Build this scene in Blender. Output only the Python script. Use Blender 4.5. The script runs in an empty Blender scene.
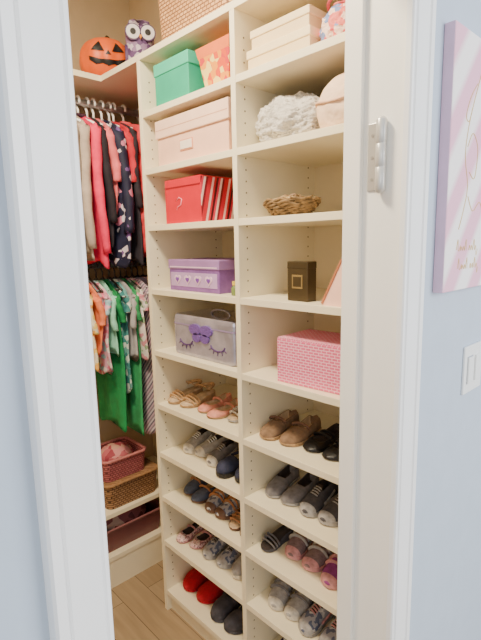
import bpy, bmesh, math, random
from mathutils import Vector, Matrix, noise
random.seed(7)
C = bpy.context.scene.collection

# ---------------------------------------------------------------- materials
def lin(c):
    c = c/255.0
    return c/12.92 if c <= .04045 else ((c+.055)/1.055)**2.4
def rgb(r, g, b): return (lin(r), lin(g), lin(b), 1)
def newmat(name):
    m = bpy.data.materials.new(name); m.use_nodes = True
    nt = m.node_tree
    return m, nt, nt.nodes['Principled BSDF']
def M(name, c, rough=.55, var=.06, scale=14, bump=0.0, bscale=60, metal=0, sheen=0, alpha=None):
    m, nt, b = newmat(name)
    c = rgb(*c)
    tc = nt.nodes.new('ShaderNodeTexCoord')
    n = nt.nodes.new('ShaderNodeTexNoise'); n.inputs['Scale'].default_value = scale
    n.inputs['Detail'].default_value = 3
    nt.links.new(tc.outputs['Object'], n.inputs['Vector'])
    r = nt.nodes.new('ShaderNodeValToRGB')
    r.color_ramp.elements[0].position = .3; r.color_ramp.elements[1].position = .7
    r.color_ramp.elements[0].color = tuple(x*(1-var) for x in c[:3])+(1,)
    r.color_ramp.elements[1].color = tuple(min(1, x*(1+var)) for x in c[:3])+(1,)
    nt.links.new(n.outputs['Fac'], r.inputs['Fac'])
    nt.links.new(r.outputs['Color'], b.inputs['Base Color'])
    b.inputs['Roughness'].default_value = rough
    b.inputs['Metallic'].default_value = metal
    if sheen: b.inputs['Sheen Weight'].default_value = sheen
    if bump:
        n2 = nt.nodes.new('ShaderNodeTexNoise'); n2.inputs['Scale'].default_value = bscale
        nt.links.new(tc.outputs['Object'], n2.inputs['Vector'])
        bp = nt.nodes.new('ShaderNodeBump'); bp.inputs['Strength'].default_value = bump
        bp.inputs['Distance'].default_value = .01
        nt.links.new(n2.outputs['Fac'], bp.inputs['Height'])
        nt.links.new(bp.outputs['Normal'], b.inputs['Normal'])
    return m
def uvvec(nt, mode='xy'):
    tc = nt.nodes.new('ShaderNodeTexCoord'); s = nt.nodes.new('ShaderNodeSeparateXYZ')
    nt.links.new(tc.outputs['Object'], s.inputs[0])
    a = nt.nodes.new('ShaderNodeMath'); a.operation = 'ADD'
    nt.links.new(s.outputs['X'], a.inputs[0]); nt.links.new(s.outputs['Y'], a.inputs[1])
    cb = nt.nodes.new('ShaderNodeCombineXYZ')
    if mode == 'top':
        nt.links.new(s.outputs['X'], cb.inputs['X']); nt.links.new(s.outputs['Y'], cb.inputs['Y'])
    else:
        nt.links.new(a.outputs[0], cb.inputs['X']); nt.links.new(s.outputs['Z'], cb.inputs['Y'])
    return cb.outputs[0]
def weave(name, c1, c2, cm, scale=60, bw=.5, rh=.25, mortar=.03, rough=.7, bump=.6, mode='xy'):
    m, nt, b = newmat(name)
    v = uvvec(nt, mode)
    br = nt.nodes.new('ShaderNodeTexBrick')
    br.inputs['Color1'].default_value = rgb(*c1); br.inputs['Color2'].default_value = rgb(*c2)
    br.inputs['Mortar'].default_value = rgb(*cm); br.inputs['Scale'].default_value = scale
    br.inputs['Mortar Size'].default_value = mortar; br.inputs['Brick Width'].default_value = bw
    br.inputs['Row Height'].default_value = rh
    nt.links.new(v, br.inputs['Vector']); nt.links.new(br.outputs['Color'], b.inputs['Base Color'])
    bp = nt.nodes.new('ShaderNodeBump'); bp.inputs['Strength'].default_value = bump; bp.inputs['Distance'].default_value = .003
    bp.invert = True
    nt.links.new(br.outputs['Fac'], bp.inputs['Height']); nt.links.new(bp.outputs['Normal'], b.inputs['Normal'])
    b.inputs['Roughness'].default_value = rough
    return m
def stripes(name, cols, freq, direction=(1, 0, 0), rough=.6, soft=False):
    m, nt, b = newmat(name)
    tc = nt.nodes.new('ShaderNodeTexCoord')
    d = nt.nodes.new('ShaderNodeVectorMath'); d.operation = 'DOT_PRODUCT'
    nt.links.new(tc.outputs['Object'], d.inputs[0]); d.inputs[1].default_value = direction
    mu = nt.nodes.new('ShaderNodeMath'); mu.operation = 'MULTIPLY'; mu.inputs[1].default_value = freq
    nt.links.new(d.outputs['Value'], mu.inputs[0])
    fr = nt.nodes.new('ShaderNodeMath'); fr.operation = 'FRACT'; nt.links.new(mu.outputs[0], fr.inputs[0])
    r = nt.nodes.new('ShaderNodeValToRGB'); r.color_ramp.interpolation = 'LINEAR' if soft else 'CONSTANT'
    el = r.color_ramp.elements
    while len(el) < len(cols): el.new(.5)
    for i, c in enumerate(cols):
        el[i].position = i/(len(cols)-(1 if soft else 0)); el[i].color = rgb(*c)
    nt.links.new(fr.outputs[0], r.inputs['Fac']); nt.links.new(r.outputs['Color'], b.inputs['Base Color'])
    b.inputs['Roughness'].default_value = rough
    return m
def spots(name, cols, scale, poss=None, rough=.7):
    m, nt, b = newmat(name)
    tc = nt.nodes.new('ShaderNodeTexCoord'); v = nt.nodes.new('ShaderNodeTexVoronoi')
    v.inputs['Scale'].default_value = scale
    nt.links.new(tc.outputs['Object'], v.inputs['Vector'])
    s = nt.nodes.new('ShaderNodeSeparateColor'); nt.links.new(v.outputs['Color'], s.inputs[0])
    r = nt.nodes.new('ShaderNodeValToRGB'); r.color_ramp.interpolation = 'CONSTANT'
    el = r.color_ramp.elements
    while len(el) < len(cols): el.new(.5)
    for i, c in enumerate(cols):
        el[i].position = (poss[i] if poss else i/len(cols)); el[i].color = rgb(*c)
    nt.links.new(s.outputs[0], r.inputs['Fac']); nt.links.new(r.outputs['Color'], b.inputs['Base Color'])
    b.inputs['Roughness'].default_value = rough
    return m
def wood(name, c1, c2):
    m, nt, b = newmat(name)
    tc = nt.nodes.new('ShaderNodeTexCoord'); mp = nt.nodes.new('ShaderNodeMapping')
    mp.inputs['Rotation'].default_value = (0, 0, math.radians(90))
    nt.links.new(tc.outputs['Object'], mp.inputs['Vector'])
    br = nt.nodes.new('ShaderNodeTexBrick'); br.inputs['Scale'].default_value = 1
    br.inputs['Brick Width'].default_value = 1.1; br.inputs['Row Height'].default_value = .12
    br.inputs['Mortar Size'].default_value = .0015
    br.inputs['Color1'].default_value = rgb(*c1); br.inputs['Color2'].default_value = rgb(*c2)
    br.inputs['Mortar'].default_value = rgb(105, 88, 70)
    nt.links.new(mp.outputs[0], br.inputs['Vector'])
    mp2 = nt.nodes.new('ShaderNodeMapping'); mp2.inputs['Scale'].default_value = (30, 2.5, 1)
    nt.links.new(tc.outputs['Object'], mp2.inputs['Vector'])
    n = nt.nodes.new('ShaderNodeTexNoise'); n.inputs['Scale'].default_value = 1.5; n.inputs['Detail'].default_value = 5
    nt.links.new(mp2.outputs[0], n.inputs['Vector'])
    mx = nt.nodes.new('ShaderNodeMixRGB'); mx.blend_type = 'MULTIPLY'; mx.inputs[0].default_value = .45
    nt.links.new(br.outputs['Color'], mx.inputs[1]); nt.links.new(n.outputs['Fac'], mx.inputs[2])
    nt.links.new(mx.outputs[0], b.inputs['Base Color']); b.inputs['Roughness'].default_value = .4
    return m

# ---------------------------------------------------------------- object helpers
def finish(bm, name, mats, parent=None, smooth=False, label=None, loc=(0, 0, 0)):
    bmesh.ops.recalc_face_normals(bm, faces=bm.faces[:])
    me = bpy.data.meshes.new(name); bm.to_mesh(me); bm.free()
    if not isinstance(mats, (list, tuple)): mats = [mats]
    for m in mats: me.materials.append(m)
    if smooth:
        for p in me.polygons: p.use_smooth = True
    ob = bpy.data.objects.new(name, me); C.objects.link(ob); ob.location = loc
    if parent: ob.parent = parent
    if label: ob['label'] = label
    return ob
def thing(name, label, category, loc=(0, 0, 0), rotz=0, group=None):
    e = bpy.data.objects.new(name, None); C.objects.link(e)
    e.empty_display_size = .05
    e.location = loc; e.rotation_euler = (0, 0, rotz)
    e['label'] = label; e['category'] = category
    if group: e['group'] = group
    return e
def meta(ob, label, category, group=None):
    ob['label'] = label; ob['category'] = category
    if group: ob['group'] = group
    return ob
def box(bm, lo, hi, bev=0, mi=0, seg=2, taper=None):
    old = set(bm.faces)
    r = bmesh.ops.create_cube(bm, size=1)
    lo = Vector(lo); hi = Vector(hi); c = (lo+hi)/2; s = hi-lo
    for v in r['verts']:
        k = 1
        if taper and v.co.z < 0: k = taper
        v.co = Vector((c.x+v.co.x*s.x*k, c.y+v.co.y*s.y*k, c.z+v.co.z*s.z))
    if bev:
        es = set()
        for v in r['verts']: es.update(v.link_edges)
        bmesh.ops.bevel(bm, geom=list(es), offset=bev, segments=seg, affect='EDGES', profile=.5)
    for f in bm.faces:
        if f not in old: f.material_index = mi
def boxobj(name, lo, hi, mat, bev=0, parent=None, label=None, taper=None):
    bm = bmesh.new(); box(bm, lo, hi, bev, taper=taper)
    return finish(bm, name, mat, parent, label=label)
def loft(bm, rings, closed=True, caps=(True, True), mi=0, mfun=None):
    vs = [[bm.verts.new(p) for p in r] for r in rings]
    n = len(rings[0])
    for i in range(len(vs)-1):
        for j in range(n if closed else n-1):
            k = (j+1) % n
            try:
                f = bm.faces.new((vs[i][j], vs[i][k], vs[i+1][k], vs[i+1][j]))
                f.material_index = mfun(i, j) if mfun else mi
            except ValueError: pass
    if closed:
        if caps[0]: f = bm.faces.new(vs[0]); f.material_index = mi
        if caps[1]: f = bm.faces.new(vs[-1]); f.material_index = mi
    return vs
def tube(bm, pts, r, seg=8, mi=0, closed=False, flat=1.0, rfun=None):
    pts = [Vector(p) for p in pts]; n = len(pts); rings = []
    prev = None
    for i, p in enumerate(pts):
        if closed: t = (pts[(i+1) % n]-pts[i-1])
        else: t = pts[min(i+1, n-1)]-pts[max(i-1, 0)]
        t.normalize()
        if prev is None:
            up = Vector((0, 0, 1)) if abs(t.z) < .9 else Vector((1, 0, 0))
            nrm = (up-t*up.dot(t)).normalized()
        else: nrm = (prev-t*prev.dot(t)).normalized()
        prev = nrm; bi = t.cross(nrm)
        rr = rfun(i) if rfun else r
        rings.append([p+nrm*math.cos(a)*rr*flat+bi*math.sin(a)*rr for a in [2*math.pi*k/seg for k in range(seg)]])
    if closed: rings.append(rings[0])
    loft(bm, rings, True, (not closed, not closed), mi)
    if closed: bmesh.ops.remove_doubles(bm, verts=bm.verts[:], dist=1e-6)
def interp(tab, t):
    for (a, x), (b, y) in zip(tab, tab[1:]):
        if t <= b:
            k = (t-a)/(b-a) if b > a else 0
            return x+(y-x)*k
    return tab[-1][1]
def rrect(hx, hy, r, z, n=5):
    out = []
    for cx, cy, a0 in ((hx-r, hy-r, 0), (-hx+r, hy-r, 90), (-hx+r, -hy+r, 180), (hx-r, -hy+r, 270)):
        for i in range(n+1):
            a = math.radians(a0+90*i/n); out.append((cx+r*math.cos(a), cy+r*math.sin(a), z))
    return out

# ---------------------------------------------------------------- palette
cream = M('cream_melamine', (234, 218, 184), .45, .02)
creamedge = M('cream_panel_edge', (244, 232, 202), .4, .02)
holem = M('peg_hole_dark', (110, 92, 68), .8, .02)
wallc = M('closet_wall_paint', (196, 174, 142), .8, .03, bump=.05)
wallb = M('blue_grey_wall_paint', (184, 197, 213), .8, .02, bump=.05)
white = M('white_trim_paint', (248, 248, 248), .35, .01)
whitejamb = M('white_jamb_paint', (248, 245, 238), .4, .01)
ceil = M('ceiling_paint', (240, 236, 228), .9, .02)
floorm = wood('floor_wood_planks', (190, 165, 132), (172, 146, 114))
metal = M('brushed_metal', (205, 205, 205), .3, .02, metal=.9)
plasticw = M('white_plastic', (240, 240, 238), .35, .01)
black = M('black_satin', (22, 20, 22), .45, .05)

# ---------------------------------------------------------------- room shell
XR, YB, YI, YO, ZC, XL = 1.316, 2.115, .552, .433, 2.75, -.7
def struct(ob): ob['kind'] = 'structure'; return ob
struct(boxobj('floor', (-2.2, -3.0, -.05), (3.0, YB+.1, 0), floorm))
struct(boxobj('ceiling', (XL-.1, YI-.119, ZC), (XR+.1, YB+.1, ZC+.08), ceil))
struct(boxobj('wall_back', (XL-.1, YB, 0), (XR+.1, YB+.1, ZC), wallc))
struct(boxobj('wall_right', (XR, YI, 0), (XR+.1, YB, ZC), wallc))
struct(boxobj('wall_left', (XL-.1, YI, 0), (XL, YB, ZC), wallc))
bm = bmesh.new()
box(bm, (-2.2, YO, 0), (.187, YI, ZC)); box(bm, (.834, YO, 0), (3.0, YI, ZC)); box(bm, (.187, YO, 2.06), (.834, YI, ZC))
struct(finish(bm, 'wall_front', wallb))
bm = bmesh.new()
box(bm, (.822, YO-.001, 0), (.834, YI+.001, 2.048), .001)
box(bm, (.810, .514, 0), (.822, YI+.001, 2.036), .002)
struct(finish(bm, 'trim_1', whitejamb))
bm = bmesh.new()
box(bm, (.187, YO-.001, 0), (.197, YI+.001, 2.048), .001)
struct(finish(bm, 'trim_2', whitejamb))
bm = bmesh.new()
box(bm, (.187, YO-.001, 2.048), (.834, YI+.001, 2.06), .001)
struct(finish(bm, 'trim_3', whitejamb))
def casing(name, xin, xout):
    w = xout-xin
    prof = [(0, 0), (0, .010), (.03, .013), (.10, .014), (.14, .0115), (.18, .0155), (.45, .0165), (.72, .018), (.76, .0145), (.80, .0195), (.96, .0205), (1, .017), (1, 0)]
    bm = bmesh.new()
    rings = []
    for z in (0, 2.12):
        rings.append([(xin+w*a, YO-b, z) for a, b in prof])
    loft(bm, rings)
    return struct(finish(bm, name, white))
casing('trim_4', .818, .888)
casing('trim_5', .202, .139)
bm = bmesh.new(); box(bm, (.139, YO-.018, 2.055), (.888, YO, 2.12), .002)
struct(finish(bm, 'trim_6', white))
struct(boxobj('baseboard_right', (.888, YO-.014, 0), (3.0, YO, .11), white, .003))
struct(boxobj('baseboard_left', (-2.2, YO-.014, 0), (.139, YO, .11), white, .003))

hm = M('satin_nickel', (208, 207, 204), .32, .02, metal=.4)
hm2 = M('nickel_leaf', (190, 188, 184), .35, .03, metal=.4)
e = thing('door_hinge', 'satin nickel hinge with rounded barrel on the white door jamb', 'hinge', (.822, .478, 1.592))
boxobj('hinge_leaf', (-.0025, -.004, .001), (0, .026, .124), hm2, .001, e)
for z in (.022, .062, .102):
    bm = bmesh.new(); loft(bm, [[(x, .016+.003*math.cos(a), z+.003*math.sin(a)) for a in [i*math.pi/5 for i in range(10)]] for x in (-.0024, -.0032)])
    finish(bm, 'screw', M('screw_steel', (168, 166, 162), .35, metal=.4), e)
bm = bmesh.new()
prof = [(-.006, .002), (-.005, .005), (-.001, .0085), (.001, .0100)]
for k in (1, 2): prof += [(.125*k/3-.0008, .0100), (.125*k/3, .0093), (.125*k/3+.0008, .0100)]
prof += [(.125, .0100), (.127, .0085), (.131, .005), (.132, .002)]
loft(bm, [[(-.0095+r*math.cos(a), -.006+r*math.sin(a), z) for a in [i*math.pi/8 for i in range(16)]] for z, r in prof])
finish(bm, 'hinge_barrel', hm, e, True)

# ---------------------------------------------------------------- shelving unit
X0, X1 = .948, 1.31
YR0, YD, YL = .558, 1.012, 1.497
ZT = 2.145
levels = [1.957, 1.765, 1.570, 1.340, 1.108, .898, .700, .514, .320, .095]
unit = thing('shelving_unit', 'tall cream built-in shelving unit with two columns of adjustable shelves', 'shelving unit', (X0, YR0, 0))
def U(p): return (p[0]-X0, p[1]-YR0, p[2])
def panel(yc0, yc1, holes):
    bm = bmesh.new(); box(bm, U((X0, yc0, 0)), U((X1, yc1, ZT-.02)), .001)
    if holes:
        y = yc0-.0006
        z = .14
        while z < 2.08:
            for x in (X0+.035, X1-.04):
                vs = [bm.verts.new(U((x+.0028*math.cos(a), y, z+.0028*math.sin(a)))) for a in [i*math.pi/4 for i in range(8)]]
                f = bm.faces.new(vs); f.material_index = 1
            z += .032
    finish(bm, 'side_panel', [creamedge, holem], unit)
panel(YR0, YR0+.019, False)
panel(YD-.0095, YD+.0095, True)
panel(YL-.019, YL, True)
boxobj('top_panel', U((X0, YR0, ZT-.02)), U((X1, YL, ZT)), creamedge, .001, unit)
boxobj('back_panel', U((X1-.006, YR0+.019, .02)), U((X1, YL-.019, ZT-.02)), cream, 0, unit)
boxobj('toe_kick', U((X0+.02, YR0+.019, 0)), U((X0+.036, YL-.019, .075)), creamedge, 0, unit)
for z in levels:
    boxobj('shelf', U((X0+.001, YD+.0095, z-.02)), U((X1-.006, YL-.019, z)), creamedge, .001, unit)
    boxobj('shelf', U((X0+.001, YR0+.019, z-.02)), U((X1-.006, YD-.0095, z)), creamedge, .001, unit)

bm = bmesh.new()
outline = [(XL, 1.754), (X0, 1.754), (X0, YL+.001), (XR-.001, YL+.001), (XR-.001, YB-.001), (XL, YB-.001)]
loft(bm, [[(x, y, ZT-.02) for x, y in outline], [(x, y, ZT) for x, y in outline]])
meta(finish(bm, 'corner_shelf', creamedge), 'cream L-shaped top shelf wrapping the closet corner', 'shelf')
YRod = 1.87
def rod(z):
    bm = bmesh.new(); tube(bm, [(XL+.001, YRod, z), (XR-.001, YRod, z)], .014, 16)
    meta(finish(bm, 'hanging_rod', metal, smooth=True), 'round metal closet rod fixed wall to wall', 'closet rod', 'closet hanging rods')
rod(2.068); rod(1.42)
low = thing('low_shelf_unit', 'cream low shelf unit against the closet back wall', 'shelf', (.3, 1.754, 0))
def Lw(p): return (p[0]-.3, p[1]-1.754, p[2])
boxobj('shelf', Lw((.32, 1.754, .332)), Lw((XR-.002, YB-.002, .352)), creamedge, .001, low)
boxobj('shelf', Lw((.32, 1.754, .130)), Lw((XR-.002, YB-.002, .150)), creamedge, .001, low)
boxobj('toe_kick', Lw((.32, 1.758, 0)), Lw((XR-.002, 1.774, .130)), creamedge, 0, low)
boxobj('side_panel', Lw((.3, 1.754, 0)), Lw((.32, YB-.002, .352)), creamedge, .001, low)

# ---------------------------------------------------------------- boxes
def lidbox(name, label, cat, x0, x1, y0, y1, z, h, mb, ml, lidh=.03, ov=.003, group=None):
    cx, cy = (x0+x1)/2, (y0+y1)/2
    e = thing(name, label, cat, (cx, cy, z), group=group)
    hx, hy = (x1-x0)/2, (y1-y0)/2
    boxobj('box_body', (-hx+ov, -hy+ov, 0), (hx-ov, hy-ov, h-.004), mb, .002, e)
    boxobj('lid', (-hx, -hy, h-lidh), (hx, hy, h), ml, .0025, e)
    return e, hx, hy
L = levels
def basket(name, label, x0, x1, y0, y1, z, h, mat, rimmat, flare=1.08, group=None, lid=None):
    cx, cy = (x0+x1)/2, (y0+y1)/2; hx, hy = (x1-x0)/2, (y1-y0)/2
    e = thing(name, label, 'basket', (cx, cy, z), group=group)
    bm = bmesh.new(); rings = []
    N = 8
    for i in range(N+1):
        t = i/N; k = (1/flare)+(1-1/flare)*t
        rings.append(rrect(hx*k, hy*k, .03, t*h))
    for i in range(N, -1, -1):
        t = i/N; k = (1/flare)+(1-1/flare)*t
        rings.append(rrect(hx*k-.008, hy*k-.008, .025, max(.006, t*h)))
    loft(bm, rings); finish(bm, 'basket_body', mat, e)
    bm = bmesh.new()
    p = rrect(hx, hy, .03, h, 4)
    dense = []
    for a, b in zip(p, p[1:]+p[:1]):
        a = Vector(a); b = Vector(b); n = max(1, int((b-a).length/.01))
        for q in range(n): dense.append(a.lerp(b, q/n))
    tube(bm, dense, .008, 8, closed=True, rfun=lambda i: .008 if i % 2 else .0062)
    finish(bm, 'rim', rimmat, e, True)
    if lid:
        bm = bmesh.new(); loft(bm, [rrect(hx-.002, hy-.002, .028, h-.004), rrect(hx-.004, hy-.004, .028, h+.006), rrect(hx-.03, hy-.03, .02, h+.009)])
        finish(bm, 'lid', lid, e)
    return e
wick = weave('wicker_tan', (222, 172, 122), (200, 148, 98), (116, 76, 46), 30, .55, .32, .05)
wickr = M('wicker_rim', (200, 150, 104), .7, .2, 60)
basket('wicker_basket', 'tan woven wicker basket on top of the shelving unit', .965, 1.27, 1.03, 1.405, ZT, .24, wick, wickr, 1.06)

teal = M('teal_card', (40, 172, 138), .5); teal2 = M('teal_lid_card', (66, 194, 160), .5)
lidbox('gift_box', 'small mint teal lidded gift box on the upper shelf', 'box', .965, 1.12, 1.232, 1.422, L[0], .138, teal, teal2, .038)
orp = spots('orange_confetti_card', [(226, 84, 40), (240, 150, 40), (245, 215, 120), (214, 60, 60)], 55)
e = thing('treat_box', 'flared orange and yellow patterned paper treat box', 'box', (1.035, 1.13, L[0]))
bm = bmesh.new()
loft(bm, [rrect(.042, .052, .004, 0), rrect(.055, .07, .004, .10)])
finish(bm, 'box_body', orp, e)
bm = bmesh.new()
ring0 = []; ring1 = []
for sx, sy in ((1, 1), (-1, 1), (-1, -1), (1, -1)):
    ring0.append((sx*.055, sy*.07, .099)); ring1.append((sx*.06, sy*.077, .128))
loft(bm, [ring0, ring1], caps=(False, False))
finish(bm, 'flap', M('orange_flap_card', (235, 120, 60), .6, .1), e)
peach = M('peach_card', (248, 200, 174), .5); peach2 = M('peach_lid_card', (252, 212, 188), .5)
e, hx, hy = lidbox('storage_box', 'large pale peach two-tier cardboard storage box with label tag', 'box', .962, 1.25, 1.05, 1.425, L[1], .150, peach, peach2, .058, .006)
boxobj('lid_seam', (-hx-.0004, -hy+.003, .117), (-hx+.002, hy-.003, .1195), M('peach_seam', (214, 160, 132), .5), 0, e)
boxobj('label_holder', (-hx+.0015, -.01, .040), (-hx+.0065, .05, .066), M('pale_peach_tag', (252, 232, 216), .4), .001, e)
boxobj('label_holder_rim', (-hx+.0033, -.014, .036), (-hx+.0063, .054, .070), M('peach_tag_rim', (222, 156, 128), .4), .001, e)
red = M('red_card', (214, 22, 50), .4, .06)
strp = stripes('red_white_striped_card', [(200, 20, 50), (200, 20, 50), (238, 190, 190), (200, 20, 50), (70, 10, 26), (214, 40, 76), (240, 200, 196), (120, 12, 36)], 14, (1, 0, -.25))
e = thing('gift_box', 'red box with red, white and dark striped side panel', 'box', (1.105, 1.29, L[2]))
bm = bmesh.new(); box(bm, (-.14, -.1, 0), (.14, .096, .146), .002, 0); finish(bm, 'box_body', red, e)
bm = bmesh.new(); box(bm, (-.139, -.1015, .003), (.139, -.0995, .142), 0, 0); finish(bm, 'striped_side', strp, e)
boxobj('lid_band', (-.1415, -.0985, .118), (-.1395, .095, .1215), M('dark_red_line', (150, 14, 36), .4), 0, e)
bm = bmesh.new(); tube(bm, [(-.1405, .03, .075), (-.1412, .015, .085), (-.1412, 0, .078), (-.1412, .005, .06), (-.1412, .022, .055), (-.1405, .03, .045)], .002, 6)
finish(bm, 'pink_emblem', M('pink_print', (250, 140, 160), .5), e, True)
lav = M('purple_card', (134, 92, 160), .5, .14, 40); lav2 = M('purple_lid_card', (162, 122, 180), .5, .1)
purp = M('purple_print', (122, 70, 170), .5); ph = M('pale_pink_heart_print', (228, 196, 218), .5)
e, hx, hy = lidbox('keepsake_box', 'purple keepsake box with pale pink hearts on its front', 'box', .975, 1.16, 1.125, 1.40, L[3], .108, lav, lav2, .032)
def heart(x, y, z, s, mat, parent):
    pts = []
    for i in range(24):
        t = 2*math.pi*i/24
        pts.append((y+s*16*math.sin(t)**3/17, z+s*(13*math.cos(t)-5*math.cos(2*t)-2*math.cos(3*t)-math.cos(4*t))/17))
    bm = bmesh.new(); loft(bm, [[(x+dx, a, b) for a, b in pts] for dx in (0, -.002)]); finish(bm, 'heart', mat, parent)
boxobj('front_band', (-hx+.0018, -hy+.012, .016), (-hx+.004, hy-.012, .064), M('lilac_band', (190, 156, 204), .5, .1), 0, e)
for yy in (-.085, -.028, .028, .085): heart(-hx+.0018, yy, .041, .019, ph, e)
for yy in (-.085, -.028, .028, .085): heart(-hx, yy, .040, .010, purp, e)
boxobj('lid_band', (-hx-.0006, -hy+.01, .081), (-hx+.002, hy-.01, .085), ph, 0, e)
silv = M('iridescent_silver_vinyl', (180, 176, 196), .15, .25, 20, metal=.35)
silv.node_tree.nodes['Principled BSDF'].inputs['Transmission Weight'].default_value = .25
silv.node_tree.nodes['Principled BSDF'].inputs['Coat Weight'].default_value = .6
e = thing('vanity_case', 'shiny iridescent silver vanity case with lash print and purple bow', 'case', (1.07, 1.232, L[4]))
bm = bmesh.new(); rings = []
for z, k in ((0, .96), (.004, .99), (.012, 1), (.130, 1), (.141, .985), (.146, .95)): rings.append(rrect(.09*k, .166*k, .02, z))
loft(bm, rings); finish(bm, 'case_body', silv, e, False)
bm = bmesh.new(); rings = [rrect(.0915, .1675, .021, z) for z in (.110, .115)]; loft(bm, rings, caps=(False, False)); finish(bm, 'zip_band', M('grey_lilac_zip', (150, 132, 172), .4), e)
for s in (-1, 1):
    bm = bmesh.new()
    arc = [(-.091, s*.085+.035*math.cos(a), .058-.018*math.sin(a)) for a in [math.pi*i/12 for i in range(13)]]
    tube(bm, arc, .0026, 6)
    for i in (2, 4, 6, 8, 10):
        a = math.pi*i/12; p = Vector(arc[i]); q = p+Vector((0, .014*math.cos(a), -.014*math.sin(a)))
        tube(bm, [p, q], .0016, 5)
    finish(bm, 'eyelash', M('dark_purple_print', (80, 50, 110), .5), e, True)
bm = bmesh.new()
for s in (-1, 1):
    for (dy, dz, sy, sz) in ((.03, .012, .032, .019), (.022, -.016, .022, .016)):
        pts = [(s*dy+sy*math.cos(a), .09+dz+sz*math.sin(a)) for a in [2*math.pi*i/16 for i in range(16)]]
        x1 = -.096 if s > 0 else -.0955
        loft(bm, [[(x, a, b) for a, b in pts] for x in (-.088, x1)])
finish(bm, 'bow', M('violet_glitter', (112, 84, 160), .4, .35, 200), e)
bm = bmesh.new(); tube(bm, [(0, .05*math.cos(a), .144+.018*math.sin(a)) for a in [math.pi*i/14 for i in range(15)]], .004, 8); finish(bm, 'handle', silv, e, True)
e = thing('trinket_jar', 'tiny green glass jar with yellow cap', 'jar', (.985, 1.062, L[3]))
bm = bmesh.new(); loft(bm, [[(r*math.cos(a), r*math.sin(a), z) for a in [i*math.pi/8 for i in range(16)]] for z, r in ((0, .010), (.002, .012), (.024, .012), (.028, .008), (.032, .007))]); finish(bm, 'jar_body', M('green_glass', (120, 140, 80), .2), e, True)
bm = bmesh.new(); loft(bm, [[(r*math.cos(a), r*math.sin(a), z) for a in [i*math.pi/8 for i in range(16)]] for z, r in ((.032, .009), (.044, .009))]); finish(bm, 'cap', M('yellow_cap', (230, 200, 70), .3), e)

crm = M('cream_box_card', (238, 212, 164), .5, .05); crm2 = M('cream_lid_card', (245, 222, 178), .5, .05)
lidbox('shoe_box', 'flat cream lidded box at the bottom of a stack of two', 'box', .975, 1.21, .765, .985, L[0], .06, crm, crm2, .022, group='stacked cream boxes')
lidbox('shoe_box', 'flat cream lidded box stacked on another cream box', 'box', .985, 1.2, .775, .98, L[0]+.06, .052, crm, crm2, .02, group='stacked cream boxes')
def softbag(name, label, cat, loc, sx, sy, sz, mat, seed=0, wr=.12, gather=None, freq=3.0, crease=0, fuzz=0):
    e = thing(name, label, cat, loc)
    bm = bmesh.new(); bmesh.ops.create_icosphere(bm, subdivisions=6, radius=1)
    for v in bm.verts:
        d = v.co.normalized()
        n = noise.noise(d*freq+Vector((seed, 0, 0)))*wr+noise.noise(d*freq*3+Vector((0, seed, 0)))*wr*.3
        if fuzz: n += fuzz*noise.noise(d*22)+fuzz*.6*noise.noise(d*40)
        if crease:
            q = d*freq*1.3+Vector((seed*.7, noise.noise(d*2)*1.5, 0))
            n -= crease*max(0, 1-6*abs(noise.noise(Vector((q.x*.6, q.y*1.6, q.z*2.4)))))**2
        p = d*(1+n)
        z = p.z
        if z < -.55: z = -.55-(-.55-z)*.12
        v.co = Vector((p.x*sx, p.y*sy, (z+.61)*sz/1.61))
    mz = min(v.co.z for v in bm.verts)
    for v in bm.verts: v.co.z -= mz
    finish(bm, 'bag_body', mat, e, True)
    return e
flor = spots('coral_blue_floral_cloth', [(235, 120, 110), (245, 210, 190), (120, 140, 190), (230, 90, 100)], 60)
e = softbag('fabric_pouch', 'coral floral fabric pouch beside the cream boxes', 'pouch', (1.035, .70, L[0]), .065, .062, .10, flor, 3, crease=.06)
bm = bmesh.new(); tube(bm, [(-.02-.03*math.sin(a), .035*math.cos(a), .088+.012*math.sin(a)) for a in [math.pi*i/12 for i in range(13)]], .004, 8); finish(bm, 'zip_piping', M('coral_piping', (200, 70, 80), .7), e, True)
grw = M('grey_white_fleece', (206, 200, 190), .98, .18, 34, .6, 110, sheen=.4)
e = softbag('fabric_bag', 'furry lumpy grey-white soft fabric bag', 'bag', (1.055, .875, L[1]), .085, .122, .128, grw, 5, .22, freq=2.1, crease=.07, fuzz=.045)
pb = M('peach_beige_cloth', (240, 208, 180), .85, .06, 20, .12)
e = softbag('round_pouch', 'smooth rounded pale peach pouch', 'pouch', (1.03, .685, L[1]), .07, .085, .135, pb, 9, .03, crease=.015)
bm = bmesh.new(); tube(bm, [(-.072*math.sin(b), .087*math.cos(b), .064+.006*math.sin(3*b)) for b in [math.pi*i/20 for i in range(21)]], .003, 6); finish(bm, 'seam_piping', M('peach_piping', (222, 180, 150), .8), e, True)
twig = M('twig_brown', (132, 104, 68), .85, .4, 70); twig2 = spots('dried_mixed_filling', [(176, 146, 96), (120, 92, 60), (200, 176, 132), (150, 120, 90)], 60)
e = thing('nest_basket', 'low rough twig basket like a nest with mixed dried contents', 'basket', (1.03, .872, L[2]))
bm = bmesh.new()
for k in range(7):
    r = .044+.026*math.sin(k/6*math.pi/2); z = .006+k*.0062
    tube(bm, [(r*.9*math.cos(a)+.003*math.sin(9*a+k), r*1.15*math.sin(a)+.003*math.cos(7*a+2*k), z+.0025*math.sin(12*a+k*2)) for a in [i*math.pi/24 for i in range(48)]], .0046, 6, closed=True)
for k in range(46):
    a = random.uniform(0, 6.28); t = random.random(); r = .048+.026*t; da = random.uniform(.2, .5); z = .008+.038*t
    tube(bm, [(r*.92*math.cos(a+da*q), r*1.18*math.sin(a+da*q), z+random.uniform(-.006, .009)) for q in (0, .5, 1)], .002, 5)
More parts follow.
